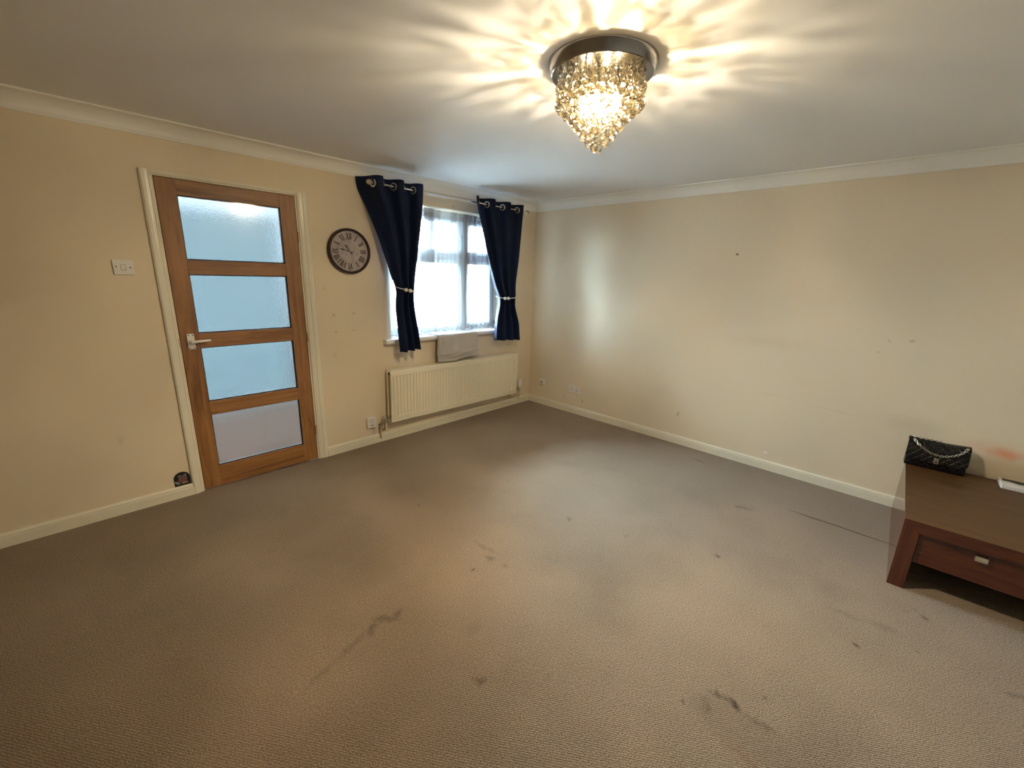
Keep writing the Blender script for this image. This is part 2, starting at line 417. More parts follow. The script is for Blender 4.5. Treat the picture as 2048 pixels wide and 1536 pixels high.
# ================================================================== ROOM SHELL
H = 2.277
X0, Y0 = -5.7, -5.2                         # far ends of the room behind the camera
T = .26
DX0, DX1, DZ = -3.358, -2.581, 1.997        # door opening
WX0, WX1, WZ0, WZ1 = -1.84, -.47, .885, 2.072
DB, LB, OB = 0, 1, 2
def FS(x, y, rx, ry, c=DB, st=.6, inner=.2, rot=0): return (x, y, rx, ry, c, st, inner, rot)
STAINS = [
    FS(-.607, -1.03, .010, .24, LB, .5, .2), FS(-.70, -1.45, .012, .25, LB, .25, .1, -.2),
    
    FS(-.815, -2.70, .018, .08, DB, .7, .2, .15), FS(-.76, -2.755, .012, .07, LB, .6, .2, -.5), FS(-.79, -2.72, .05, .085, LB, .35, .3, -.1), FS(-.83, -2.66, .02, .016, DB, .8, .3),
    FS(-1.494, -2.755, .022, .018, DB, .75, .3), FS(-1.497, -2.735, .012, .02, DB, .5, .3),
    FS(-2.385, -1.79, .018, .15, LB, .7, .1, .12), FS(-2.43, -1.89, .016, .05, DB, .5, .2, .4), FS(-2.561, -1.887, .02, .012, DB, .65, .3, .4), FS(-2.42, -1.98, .015, .015, DB, .4),
    FS(-3.05, -1.86, .03, .09, DB, .50, .1, .8), FS(-3.12, -1.87, .05, .03, DB, .5, .1, .5), FS(-3.00, -1.87, .07, .02, DB, .45, .1, .3), FS(-3.22, -1.89, .12, .02, DB, .35, .1, .35), FS(-3.36, -1.93, .10, .02, DB, .3, .1, .35),
    FS(-2.949, -2.377, .022, .035, DB, .65, .1, .5), FS(-2.80, -2.17, .06, .04, LB, .3),
    FS(-2.43, -3.14, .095, .20, LB, .36, .6, .05), FS(-2.352, -3.055, .016, .08, DB, .65, .1, .1), FS(-2.349, -3.105, .028, .022, DB, .95, .25),
    FS(-2.36, -3.20, .014, .11, DB, .4, .1, .1), FS(-2.43, -3.03, .05, .018, DB, .35, .1, .5), FS(-2.515, -3.17, .022, .13, OB, .6, .1, -.05), FS(-2.54, -3.28, .025, .10, DB, .4, .1),
    FS(-2.47, -2.96, .011, .011, DB, .8), FS(-2.47, -2.93, .008, .008, DB, .7), FS(-2.24, -3.18, .014, .012, DB, .6),
    FS(-1.687, -3.393, .024, .012, DB, .95, .3, .6), FS(-1.54, -3.583, .012, .01, DB, .7), FS(-1.254, -3.61, .02, .022, DB, .7), FS(-1.22, -3.57, .012, .014, DB, .5), FS(-1.26, -3.54, .014, .012, DB, .4),
    FS(-1.50, -3.34, .035, .12, LB, .45, .1, .1), FS(-1.47, -3.47, .045, .10, LB, .55, .1, .05), FS(-1.36, -3.26, .14, .10, LB, .35, .0), FS(-1.532, -3.861, .014, .07, DB, .6, .1, .5),
    FS(-1.05, -1.15, .02, .14, LB, .3, .1, .8), FS(-1.15, -1.45, .10, .18, LB, .3, .0, .6), FS(-.95, -1.75, .06, .10, LB, .25, .0, .2), FS(-1.8, -1.95, .02, .02, DB, .5), FS(-1.7, -2.3, .015, .015, DB, .5),
    FS(-2.4, -1.15, .012, .012, DB, .7), FS(-1.72, -1.33, .01, .01, DB, .7), FS(-1.86, -1.42, .012, .01, DB, .7), FS(-3.05, -.62, .02, .012, DB, .5), FS(-2.3, -.95, .01, .01, DB, .6), FS(-3.25, -1.0, .03, .015, LB, .5),
    FS(-2.75, -2.55, .03, .012, LB, .5), FS(-2.2, -2.5, .2, .12, LB, .18, .0), FS(-3.0, -1.2, .35, .2, LB, .15, .0)]

def floor_grid():
    import numpy as np
    st = .0125; nx = int(round(-X0 / st)); ny = int(round(-Y0 / st))
    gx = np.linspace(X0, 0, nx + 1); gy = np.linspace(Y0, 0, ny + 1)
    XX, YY = np.meshgrid(gx, gy); n = XX.size
    rs = np.random.RandomState(4)
    def wob(f, seed):
        r = np.random.RandomState(seed); o = np.zeros_like(XX)
        for _ in range(7):
            a = r.uniform(0, 6.28); k = f * r.uniform(.6, 1.7); o += np.sin(k * (XX * np.cos(a) + YY * np.sin(a)) + r.uniform(0, 6.28))
        return o / 7 * 1.6
    PX, PY_ = XX + .010 * wob(70, 1) + .006 * wob(190, 2), YY + .010 * wob(70, 3) + .006 * wob(190, 5)
    colr = np.zeros((n, 4), np.float32)
    for x, y, rx, ry, c, s_, inn, rot in STAINS:
        cr, sr = math.cos(rot), math.sin(rot); line = min(rx, ry) < .012
        dx, dy = ((XX if line else PX) - x), ((YY if line else PY_) - y)
        rx, ry = max(rx, .0085), max(ry, .0085)
        d = np.sqrt(((dx * cr + dy * sr) / rx) ** 2 + ((-dx * sr + dy * cr) / ry) ** 2)
        tt = np.clip((1 - d) / (1 - inn), 0, 1); f = (s_ * tt * tt * (3 - 2 * tt)).ravel()
        colr[:, c] = np.maximum(colr[:, c], f)
    W1 = XX + .04 * wob(6, 8); W2 = YY + .1 * wob(5, 9)
    colr[:, 3] = (np.clip((W1 + .90) / .10, 0, 1) * np.clip((-1.2 - W2) / .8, 0, 1)).ravel()
    me = bpy.data.meshes.new('floor')
    me.vertices.add(n); co = np.stack([XX.ravel(), YY.ravel(), np.zeros(n)], 1).astype(np.float32); me.vertices.foreach_set('co', co.ravel())
    ii, jj = np.meshgrid(np.arange(nx), np.arange(ny)); a = (jj * (nx + 1) + ii).ravel()
    idx = np.stack([a, a + 1, a + nx + 2, a + nx + 1], 1).astype(np.int32); m = len(idx)
    me.loops.add(m * 4); me.loops.foreach_set('vertex_index', idx.ravel())
    me.polygons.add(m); me.polygons.foreach_set('loop_start', (np.arange(m) * 4).astype(np.int32)); me.polygons.foreach_set('loop_total', np.full(m, 4, np.int32))
    me.update(calc_edges=True)
    at = me.attributes.new('stain', 'FLOAT_COLOR', 'POINT'); at.data.foreach_set('color', colr.ravel())
    return link('floor', me, M_CARPET)
FLOOR = struct(floor_grid(), 'worn beige loop-pile carpet with dark stains and a split seam', 'carpet')
M_GAP = simple('dark_seam_gap', (.030, .020, .012), .95, var=.4, nscale=60)
for pts, wd in (([(-.606, -2.928), (-.609, -3.06), (-.604, -3.20), (-.608, -3.33), (-.606, -3.55)], .0042), ([(-.246, -2.142), (-.250, -2.19), (-.257, -2.236)], .0050)):
    bm = B(); n = len(pts)
    for k in range(n - 1):
        w0 = wd * (.35 if k == 0 else 1); w1 = wd * (.35 if k == n - 2 else 1); (xa, ya), (xb, yb) = pts[k], pts[k + 1]
        bm.faces.new([bm.verts.new(c) for c in ((xa - w0, ya, .0012), (xb - w1, yb, .0012), (xb + w1, yb, .0012), (xa + w0, ya, .0012))])
    obj('open_seam', bm, M_GAP, FLOOR)
bm = B(); box(bm, X0 - T, T, Y0 - T, T, H, H + .1)
struct(obj('ceiling', bm, M_CEIL), 'plain white painted ceiling around the crystal light', 'ceiling')

bm = B()
box(bm, X0 - T, DX0, 0, T, -.12, H)
box(bm, DX0, DX1, 0, T, DZ, H)
BN = .085                                    # rounded plaster corner beside the window
box(bm, DX1, WX0 - BN, 0, T, -.12, H)
arc = [(WX0 - BN + BN * math.sin(a), BN - BN * math.cos(a)) for a in [i * PI / 2 / 12 for i in range(13)]]
prism(bm, arc + [(WX0, T), (WX0 - BN, T)], 'z', WZ0, WZ1)
arc2 = [(WX1 + BN - BN * math.sin(a), BN - BN * math.cos(a)) for a in [i * PI / 2 / 12 for i in range(13)]]
prism(bm, arc2 + [(WX1, T), (WX1 + BN, T)], 'z', WZ0, WZ1)
box(bm, WX0 - BN, WX1 + BN, 0, T, -.12, WZ0)
box(bm, WX0 - BN, WX1 + BN, 0, T, WZ1, H)
box(bm, WX1 + BN, T, 0, T, -.12, H)
struct(obj('wall_left', bm, M_WALL_A, smooth=True, angle=math.radians(25)), 'cream painted wall holding the glazed door and curtained window', 'wall')
bm = B(); box(bm, 0, T, Y0 - T, 0, -.12, H)
struct(obj('wall_right', bm, M_WALL_B), 'long bare cream wall with scuffs and an orange stain', 'wall')
bm = B(); box(bm, X0 - T, 0, Y0 - T, Y0, -.12, H)
struct(obj('wall_near', bm, M_WALL), 'cream wall closing the room on the table side', 'wall')
bm = B(); box(bm, X0 - T, X0, Y0, 0, -.12, H)
struct(obj('wall_back', bm, M_WALL), 'cream wall closing the room behind the viewer', 'wall')

# coving
CV = .085
def cove_profile(n=8):
    # concave quarter curve with small steps at both ends, (distance from wall, z)
    p = [(0, H), (0, H - CV), (.006, H - CV), (.006, H - CV + .008)]
    for i in range(n + 1):
        a = i * PI / 2 / n
        p.append((.008 + (CV - .014) * (1 - math.cos(a)), H - CV + .010 + (CV - .018) * math.sin(a)))
    p += [(CV - .004, H - .004), (CV, H - .004), (CV, H)]
    return p
cp = cove_profile()
def cove(n, axis, f, a, b, label):
    bm = B(); prism(bm, [f(d, z) for d, z in cp], axis, a, b)
    return struct(obj(n, bm, M_COVE, smooth=True, angle=math.radians(50)), label, 'coving')
cove('trim_1', 'x', lambda d, z: (-d, z), X0, 0, 'white curved coving above the window and door wall')
cove('trim_2', 'y', lambda d, z: (-d, z), Y0, 0, 'white curved coving along the long bare wall')
# skirting boards
def skirt(n, axis, s, a, b, label, base=0.0):
    pr = [(0, 0), (.016, 0), (.016, .055), (.0125, .057), (.0125, .061), (.0145, .063), (.013, .070), (.007, .078), (0, .079)]
    bm = B(); prism(bm, [(base + s * d, z) for d, z in pr], axis, a, b)
    return struct(obj(n, bm, M_GLOSS), label, 'skirting board')
skirt('baseboard_left', 'x', -1, X0, -3.398, 'ivory skirting board left of the door below the switch')
skirt('baseboard_left_2', 'x', -1, -2.507, 0, 'ivory skirting board running below the radiator')
skirt('baseboard_right', 'y', -1, Y0, 0, 'ivory skirting board along the long bare wall')

# ================================================================== DOOR
door = thing('door_1', 'oak veneered door with four obscure glass panes and white handle', 'door', (-3.3505, 0, 0), kind='structure')
LW, LZ0, LZ1, LY = .762, .008, 1.989, .035
PX0, PX1 = .0975, .6635
PZ = [(.153, .525), (.617, .983), (1.076, 1.444), (1.531, 1.902)]
for a, b in ((0, PX0), (PX1, LW)):
    bm = B(); box(bm, a, b, 0, LY, LZ0, LZ1); obj('stile', bm, M_OAK_V, door, bevel=.0015)
edges = [LZ0] + [z for p in PZ for z in p] + [LZ1]
for a, b in zip(edges[::2], edges[1::2]):
    bm = B(); box(bm, PX0, PX1, .0003, LY, a, b); obj('rail', bm, M_OAK_H, door, bevel=.0012)
for a, b in PZ:
    bm = B(); box(bm, PX0 - .004, PX1 + .004, .013, .019, a - .004, b + .004); obj('pane', bm, M_FROST, door)
    bm = B()
    for q in ((PX0, PX1, a, a + .006), (PX0, PX1, b - .006, b), (PX0, PX0 + .006, a, b), (PX1 - .006, PX1, a, b)): box(bm, q[0], q[1], .019, .030, q[2], q[3])
    g = obj('glazing_bead', bm, M_UPVC, door)
# small nail in a rail
bm = B(); lathe(bm, [(.004, 0), (.004, .004), (0, .006)], 10, along((0, -1, 0), (.3915, 0, 1.485))); obj('nail', bm, M_BRASS, door)
# handle
hd = B(); box(hd, .033, .073, -.008, 0, .978, 1.078); h = obj('handle_plate', hd, M_WHITEHANDLE, door, bevel=.003)
for sx_, sz_ in ((.041, 1.069), (.065, 1.069), (.041, .987), (.065, .987)):
    bm = B(); lathe(bm, [(.0035, 0), (.0035, .0012)], 10, along((0, -1, 0), (sx_, -.008, sz_))); obj('screw', bm, M_DARK, h)
bm = B()
lathe(bm, [(.013, 0), (.013, .006), (.009, .010), (.009, .04)], 14, along((0, -1, 0), (.053, -.008, 1.028)))
tube(bm, [(.050, -.046, 1.028), (.065, -.050, 1.030), (.085, -.051, 1.032), (.110, -.050, 1.033), (.135, -.047, 1.033), (.150, -.044, 1.033)], lambda t: .0095 - .003 * t, 10)
obj('lever', bm, M_WHITEHANDLE, h, smooth=True)
# hinges, lock strike
for z in (1.715, 1.0, .25):
    bm = B()
    for k in range(3): lathe(bm, [(.0045, 0), (.0045, .024)], 8, Matrix.Translation((LW + .004, -.003, z - .037 + k * .025)))
    obj('hinge', bm, M_BRASS, door)
bm = B(); box(bm, -.010, -.0055, -.002, .02, .99, 1.05); obj('strike_plate', bm, M_BRASS, door)
# lining + stop
bm = B(); box(bm, -.0075, -.003, 0, T, 0, DZ); obj('lining', bm, M_GLOSS, door)
bm = B(); box(bm, LW + .003, LW + .0075, 0, T, 0, DZ); obj('lining', bm, M_GLOSS, door)
bm = B(); box(bm, -.003, LW + .003, 0, T, DZ - .005, DZ); obj('lining', bm, M_GLOSS, door)
bm = B(); box(bm, -.003, .012, .037, .06, 0, DZ - .005); box(bm, LW - .012, LW + .003, .037, .06, 0, DZ - .005); box(bm, .012, LW - .012, .037, .06, DZ - .02, DZ - .005); obj('door_stop', bm, M_GLOSS, door)
# architrave: stepped profile, (distance from opening edge, projection)
def arch(wd, x_in, s, z1):
    pr = [(0, 0), (0, .008), (.006, .011), (.012, .009), (.014, .012), (.034 * wd/.068, .014), (.036 * wd/.068, .017), (wd - .010, .018), (wd - .003, .014), (wd, .009), (wd, 0)]
    bm = B(); prism(bm, [(x_in + s * d, -y) for d, y in pr], 'z', 0, z1); return bm
obj('architrave', arch(.053, -.0125, -1, 2.018), M_GLOSS, door, smooth=True, angle=math.radians(28))
obj('architrave', arch(.068, LW + .0085 + .005, 1, 2.018), M_GLOSS, door, smooth=True, angle=math.radians(28))
bm = B(); prism(bm, [(0, DZ + .001), (-.010, DZ + .001), (-.013, DZ + .010), (-.012, DZ + .0205), (0, DZ + .0205)], 'x', -.0123, LW + .0133); obj('head_architrave', bm, M_GLOSS, door)

# porch behind the door
bm = B(); box(bm, -3.62, -1.98, T, 1.75, -.12, 0)
M_MAT = simple('brown_hall_carpet', (.52, .32, .24), .95, var=.2, nscale=30)
struct(obj('floor_porch', bm, M_MAT), 'brown carpet of the porch seen through the glass door', 'carpet')
M_PORCH = simple('pale_porch_paint', (.80, .81, .82), .6, var=.02)
bm = B(); box(bm, -3.70, -3.62, T, 1.85, -.12, 2.35); struct(obj('wall_porch_left', bm, M_PORCH), 'pale side wall of the porch beyond the door', 'wall')
bm = B(); box(bm, -1.98, -1.90, T, 1.85, -.12, 2.35); struct(obj('wall_porch_right', bm, M_PORCH), 'pale side wall of the porch towards the window', 'wall')
bm = B()
box(bm, -3.62, -3.30, 1.75, 1.85, -.12, 2.35); box(bm, -2.06, -1.98, 1.75, 1.85, -.12, 2.35); box(bm, -3.30, -2.06, 1.75, 1.85, 2.1, 2.35); box(bm, -3.30, -2.06, 1.75, 1.85, -.12, .02)
struct(obj('wall_porch_front', bm, M_PORCH), 'pale front wall of the porch around the outer door', 'wall')
d2 = thing('door_2', 'white outer porch door with one large obscure pane', 'door', (-3.30, 1.75, .02), kind='structure')
bm = B()
for q in ((0, .07, 0, 2.08), (1.17, 1.24, 0, 2.08), (.07, 1.17, 2.0, 2.08), (.07, 1.17, 0, .07)): box(bm, q[0], q[1], 0, .06, q[2], q[3])
obj('door_frame', bm, M_UPVC, d2)
t_ = NT('white_obscure_pane')
tr_ = t_.n('ShaderNodeBsdfTransparent'); tl_ = t_.n('ShaderNodeBsdfTranslucent'); tl_.inputs[0].default_value = (.056, .062, .062, 1)
mx_ = t_.n('ShaderNodeMixShader'); t_.l(t_.mrange(t_.noise(t_.obj(), 20, 2).outputs['Fac'], .3, .7, .998, 1.0), mx_.inputs[0]); t_.l(tr_.outputs[0], mx_.inputs[1]); t_.l(tl_.outputs[0], mx_.inputs[2])
M_OPAL = t_.done(mx_.outputs[0])
bm = B(); box(bm, .06, 1.18, .028, .034, .06, 2.01); obj('pane', bm, M_OPAL, d2)
t_ = NT('added_milky_sheet'); tl_ = t_.n('ShaderNodeBsdfTranslucent'); t_.l(t_.mix(t_.noise(t_.obj(), 3, 2).outputs['Fac'], (.12, .12, .12), (.14, .14, .14)), tl_.inputs[0])  # unseen porch roof, translucent sheet added to brighten the floor behind the door
bm = B(); box(bm, -3.70, -1.90, T, 1.85, 2.35, 2.36); struct(obj('ceiling_porch_added', bm, t_.done(tl_.outputs[0])), 'unseen milky roof sheet added to light the porch beyond the door', 'ceiling')

# ================================================================== WINDOW
win = thing('window_1', 'white plastic casement window with deep sill behind net curtains', 'window', (WX0, 0, WZ0), kind='structure')
WW, WH = WX1 - WX0, WZ1 - WZ0
FY0, FY1 = .17, .24
bm = B()
for q in ((0, .06, 0, WH), (WW - .06, WW, 0, WH), (.06, WW - .06, 0, .075), (.06, WW - .06, WH - .06, WH)): box(bm, q[0], q[1], FY0, FY1, q[2], q[3])
obj('window_frame', bm, M_UPVC, win, bevel=.004)
MX = .905
bm = B(); box(bm, MX - .035, MX + .035, FY0, FY1, .075, WH - .06); obj('mullion', bm, M_UPVC, win, bevel=.003)
TZ = 1.655 - WZ0
for a, b in ((.06, MX - .035), (MX + .035, WW - .06)):
    bm = B(); box(bm, a, b, FY0, FY1, TZ - .025, TZ + .03); obj('transom', bm, M_UPVC, win, bevel=.003)
    for z0, z1 in ((.075, TZ - .025), (TZ + .03, WH - .06)):
        bm = B()
        for q in ((a, a + .035, z0, z1), (b - .035, b, z0, z1), (a + .035, b - .035, z0, z0 + .035), (a + .035, b - .035, z1 - .035, z1)): box(bm, q[0], q[1], FY0 - .012, FY1 - .02, q[2], q[3])
        s_ = obj('sash', bm, M_UPVC, win, bevel=.003)
        bm = B(); box(bm, a + .03, b - .03, .20, .206, z0 + .03, z1 - .03); obj('pane', bm, M_GLASS, s_)
bm = B()
prism(bm, [(.17, 0), (-.05, 0), (-.06, .008), (-.063, .02), (-.06, .032), (-.05, .04), (.17, .04)], 'x', -.115, WW + .085)
obj('window_sill', bm, M_SILL, win, smooth=True, angle=math.radians(30))
# ground outside
bm = B(); box(bm, -40, 40, -40, 40, -.2, -.13)
M_PAVE = simple('pale_driveway', (.42, .41, .39), .9, var=.12, nscale=3)
struct(obj('ground', bm, M_PAVE), 'pale paved ground outside the house', 'ground')

# ================================================================== NET CURTAINS
def sheet(name, nu, nv, fn, mat, parent=None, thick=0.0):
    verts = [fn(i / nu, j / nv) for j in range(nv + 1) for i in range(nu + 1)]
    faces = [(j*(nu+1)+i, j*(nu+1)+i+1, (j+1)*(nu+1)+i+1, (j+1)*(nu+1)+i) for j in range(nv) for i in range(nu)]
    me = bpy.data.meshes.new(name); me.from_pydata(verts, [], faces); me.update()
    for p in me.polygons: p.use_smooth = True
    o = link(name, me, mat, parent)
    if thick:
        s = o.modifiers.new('solid', 'SOLIDIFY'); s.thickness = thick; s.offset = 0
    return o
def net(name, xa, xb, y0, label, seed, zt=2.035, zb=.93, flare=0.0):
    rnd = random.Random(seed); ph = [rnd.uniform(0, 6.28) for _ in range(4)]
    root = thing(name, label, 'curtain', ((xa + xb) / 2, y0, zb), group=None)
    cx = (xa + xb) / 2; n = (xb - xa) / .055
    def fn(u, v):
        z = v * (zt - zb)
        x = (xa - cx) + (xb - xa) * u + flare * (1 - v) * (1 - u)
        top = max(0, (v - .93) / .07)
        y = .010 * (1 - .6 * top) * math.sin(2 * PI * n * u + ph[0] + .6 * math.sin(3 * v + ph[1])) + .004 * math.sin(2 * PI * n * 2.3 * u + ph[2]) + .002 * math.sin(4 * v + 7 * u)
        sc_ = .012 * abs(math.sin(PI * u * n * .5)) * (1 - min(1, v * 12))
        return (x, y, z + sc_)
    sheet('net_panel', int(n * 10), 24, fn, M_NET, root)
    def hd_(u, v):
        x = (xa - cx) + (xb - xa) * u
        return (x, -.004 + .008 * math.sin(2 * PI * n * 2 * u + ph[3]) * (1 if v > .3 else .5), (zt - zb) - .045 + v * .075)
    sheet('gathered_heading', int(n * 14), 4, hd_, M_NET, root)
    bm = B(); tube(bm, [(xa - cx - .01, 0, zt - zb), (xb - cx + .01, 0, zt - zb)], .0035, 6); obj('curtain_wire', bm, M_CORD, root)
    return root
net('net_curtain', -1.835, -1.36, .055, 'white net curtain panel beside the clock-side navy curtain', 3, flare=.05)
net('net_curtain', -1.42, -.80, .095, 'white net curtain panel hanging in the middle of the window', 5)
net('net_curtain', -.935, -.475, .135, 'white net curtain panel nearest the bare wall corner', 9)

# ================================================================== CURTAIN POLE
PY, PZ_ = -.15, 2.143
pole = thing('curtain_pole', 'thin chrome curtain pole with crystal ball finials above the window', 'curtain pole', (-1.2, 0, PZ_))
bm = B(); lathe(bm, [(.008, 0), (.008, 1.71)], 12, along((1, 0, 0), (-.86, PY, 0))); obj('pole', bm, M_CHROME, pole, smooth=True)
M_FIN = simple('faceted_glass_finial', (.75, .74, .68), .08, .6, var=.2, nscale=60)
for s in (-1, 1):
    cx = -.86 if s < 0 else .85
    bm = B(); lathe(bm, [(.008, 0), (.012, .004), (.012, .010), (.006, .014), (.006, .020)], 12, along((s, 0, 0), (cx, PY, 0))); f = obj('finial', bm, M_CHROME, pole, smooth=True)
    bm = B(); bmesh.ops.create_icosphere(bm, subdivisions=2, radius=.021, matrix=Matrix.Translation((cx + s * .036, PY, 0))); obj('finial_ball', bm, M_FIN, f)
for cx in (-.73, .76):
    bm = B(); lathe(bm, [(.022, 0), (.022, .006), (.008, .012), (.006, .13)], 12, along((0, -1, 0), (cx, 0, 0))); tube(bm, [(cx, -.128, -.004), (cx, PY - .010, -.011), (cx, PY - .014, 0)], .005, 8)
    obj('pole_bracket', bm, M_CHROME, pole, smooth=True)

# ================================================================== NAVY CURTAINS
def interp(tab, z):
    tab = sorted(tab)
    if z <= tab[0][0]: return tab[0][1]
    for (a, p), (b, q) in zip(tab, tab[1:]):
        if z <= b:
            t = (z - a) / (b - a); return p + (q - p) * t
    return tab[-1][1]
def smooth_tab(tab, z):
    w = [(-.04, .2), (-.02, .25), (0, .1), (.02, .25), (.04, .2)]
    return sum(k * interp(tab, z + d) for d, k in w)
def curtain(tabL, tabR, ztop, zbl, zbr, ztie, folds, phase, label, fly):
    cx = (interp(tabL, 1.5) + interp(tabR, 1.5)) / 2
    root = thing('curtain', label, 'curtain', (cx, PY, .83))
    def pt(u, v):
        zb = zbl + (zbr - zbl) * u
        z = zb + (ztop - zb) * v
        xl, xr = smooth_tab(tabL, z), smooth_tab(tabR, z)
        k = math.exp(-((z - ztie) / .10) ** 2)              # gathered at the tieback
        up = max(0, min(1, (z - 1.55) / .55))
        a = (.030 + .018 * up) * (1 - .25 * k)
        ang = 2 * PI * folds * u + phase + .5 * (1 - up) * math.sin(5 * u + 2 * z)
        # the sheet swings forward and back, crowding where it is tied
        x = xl + (xr - xl) * (u - .35 / (2 * PI * folds) * math.sin(2 * ang) * .5)
        y = PY + a * math.sin(ang) + .012 * (1 - up) * math.sin(2 * ang + 1.3)
        low = max(0, (ztie - z) / .5)
        y -= .02 * low + .03 * k
        if fly: y += fly * max(0, 1 - u / .12) * up * .6
        return Vector((x - cx, y - PY, z - .83))
    sheet('fabric', 110, 60, lambda u, v: pt(u, v), M_CURT, root, .004)
    # eyelets where the sheet crosses the pole
    vt = 1 - (ztop - PZ_) / (ztop - zbl)
    prev = pt(0, vt).y
    N = 600
    for i in range(1, N):
        u = i / N; c = pt(u, vt).y
        if (prev < 0) != (c < 0):
            p0, p1 = pt(u - .012, vt), pt(u + .012, vt); d = (p1 - p0); d.z = 0; d.normalize()
            nrm = Vector((-d.y, d.x, 0))
            bm = B(); m = along(nrm, pt(u, vt))
            ring = [(.020, -.003), (.027, -.0045), (.031, -.002), (.031, .002), (.027, .0045), (.020, .003)]
            n = 20; rr = [[bm.verts.new(m @ Vector((r * math.cos(2*PI*k/n), r * math.sin(2*PI*k/n), z))) for k in range(n)] for r, z in ring]
            for a_, b_ in zip(rr, rr[1:] + rr[:1]):
                for k in range(n): bm.faces.new((a_[k], a_[(k+1) % n], b_[(k+1) % n], b_[k]))
            obj('eyelet', bm, M_SATIN, root, smooth=True, angle=1.0)
        prev = c
    return root, pt, cx
LL = [(2.137, -2.125), (1.986, -2.067), (1.783, -2.004), (1.448, -1.933), (1.377, -1.914), (1.189, -1.904), (1.021, -1.896), (.83, -1.885)]
LR = [(2.2, -1.582), (2.04, -1.596), (1.823, -1.63), (1.54, -1.686), (1.341, -1.752), (1.183, -1.732), (.985, -1.702), (.834, -1.686)]
RL = [(2.135, -1.06), (2.005, -1.015), (1.633, -.883), (1.282, -.753), (1.198, -.736), (1.03, -.768), (.849, -.784)]
RR = [(2.2, -.423), (1.917, -.447), (1.58, -.476), (1.281, -.524), (1.219, -.529), (1.013, -.445), (.808, -.426)]
c1, pt1, cx1 = curtain(LL, LR, 2.195, .83, .845, 1.355, 3.0, 1.2, 'navy eyelet curtain tied back on the clock side of the window', .16)
c2, pt2, cx2 = curtain(RL, RR, 2.195, .835, .815, 1.275, 3.0, -1.7, 'navy eyelet curtain tied back on the bare-wall side of the window', 0)
def tieback(xa, xb, z0, z1, label, beadx):
    cx, w = (xa + xb) / 2, (xb - xa) / 2 + .008
    zc = (z0 + z1) / 2
    root = thing('curtain_tieback', label, 'tieback', (cx, PY - .042, zc))
    pts = []
    for i in range(28):
        a = 2 * PI * i / 28
        pts.append((w * math.cos(a), .080 * math.sin(a), (z1 - z0) / 2 * math.cos(a) + .010 * math.sin(a)))
    bm = B(); tube(bm, pts, .004, 6, closed=True); obj('cord', bm, M_CORD, root, smooth=True)
    for k in (-1, 1):
        bx = beadx - cx + k * .0165
        by = -.080 * math.sqrt(max(0, 1 - (bx / w) ** 2)) - .006
        bm = B(); ball(bm, (bx, by, (z1 - z0) / 2 * bx / w - .010), .016, 14, 10); obj('magnet_bead', bm, M_PEARL, root, smooth=True)
tieback(-1.914, -1.752, 1.377, 1.341, 'white cord tieback with two magnet beads on clock-side curtain', -1.862)
tieback(-.753, -.524, 1.280, 1.285, 'white cord tieback with two magnet beads on bare-wall-side curtain', -.705)

# ================================================================== TOWEL on the sill
def towel():
    cx = -1.17; root = thing('towel', 'grey-white cloth hanging from the window sill behind the radiator', 'towel', (cx, -.07, .66))
    # path over the sill edge: lies on the sill then falls
    path = [(-.022, .928), (-.034, .929), (-.048, .929), (-.064, .922), (-.072, .905), (-.074, .86), (-.075, .80), (-.078, .755), (-.084, .735), (-.080, .71), (-.078, .690), (-.076, .676)]
    def fn(u, v):
        s = v * (len(path) - 1); i = min(int(s), len(path) - 2); f = s - i
        y = path[i][0] + (path[i+1][0] - path[i][0]) * f; z = path[i][1] + (path[i+1][1] - path[i][1]) * f
        wl = -.262 + .01 * math.sin(7 * v) ; wr = .255 - .008 * math.sin(5 * v)
        x = wl + (wr - wl) * u
        fall = max(0, v - .35)
        y += -fall * (.014 + .016 * math.sin(8 * u + 5 * v) * (1 if v < .7 else 1.6)) - .006 * fall * math.sin(31 * u + 9 * v) - .012 * math.exp(-((v - .72 - .05 * math.sin(5 * u)) / .05) ** 2) * abs(math.sin(3 * u + .4))
        z += -.016 * fall * math.sin(4 * u + 1) + .012 * math.sin(13 * u) * max(0, v - .75)
        return (x, y + .07, z - .66)
    o = sheet('cloth', 60, 44, fn, M_TOWEL, root, .005)
    def fold(u, v):
        x = -.255 + .185 * u
        s = .30 + v * .42; s2 = s * (len(path) - 1); i = min(int(s2), len(path) - 2); f = s2 - i
        y = path[i][0] + (path[i+1][0] - path[i][0]) * f; z = path[i][1] + (path[i+1][1] - path[i][1]) * f
        fall = max(0, s - .35)
        return (x, y + .07 - .006 - fall * (.010 + .010 * math.sin(9 * u * .36)) - .002, z - .66)
    sheet('folded_layer', 14, 20, fold, M_TOWEL, root, .004)
towel()
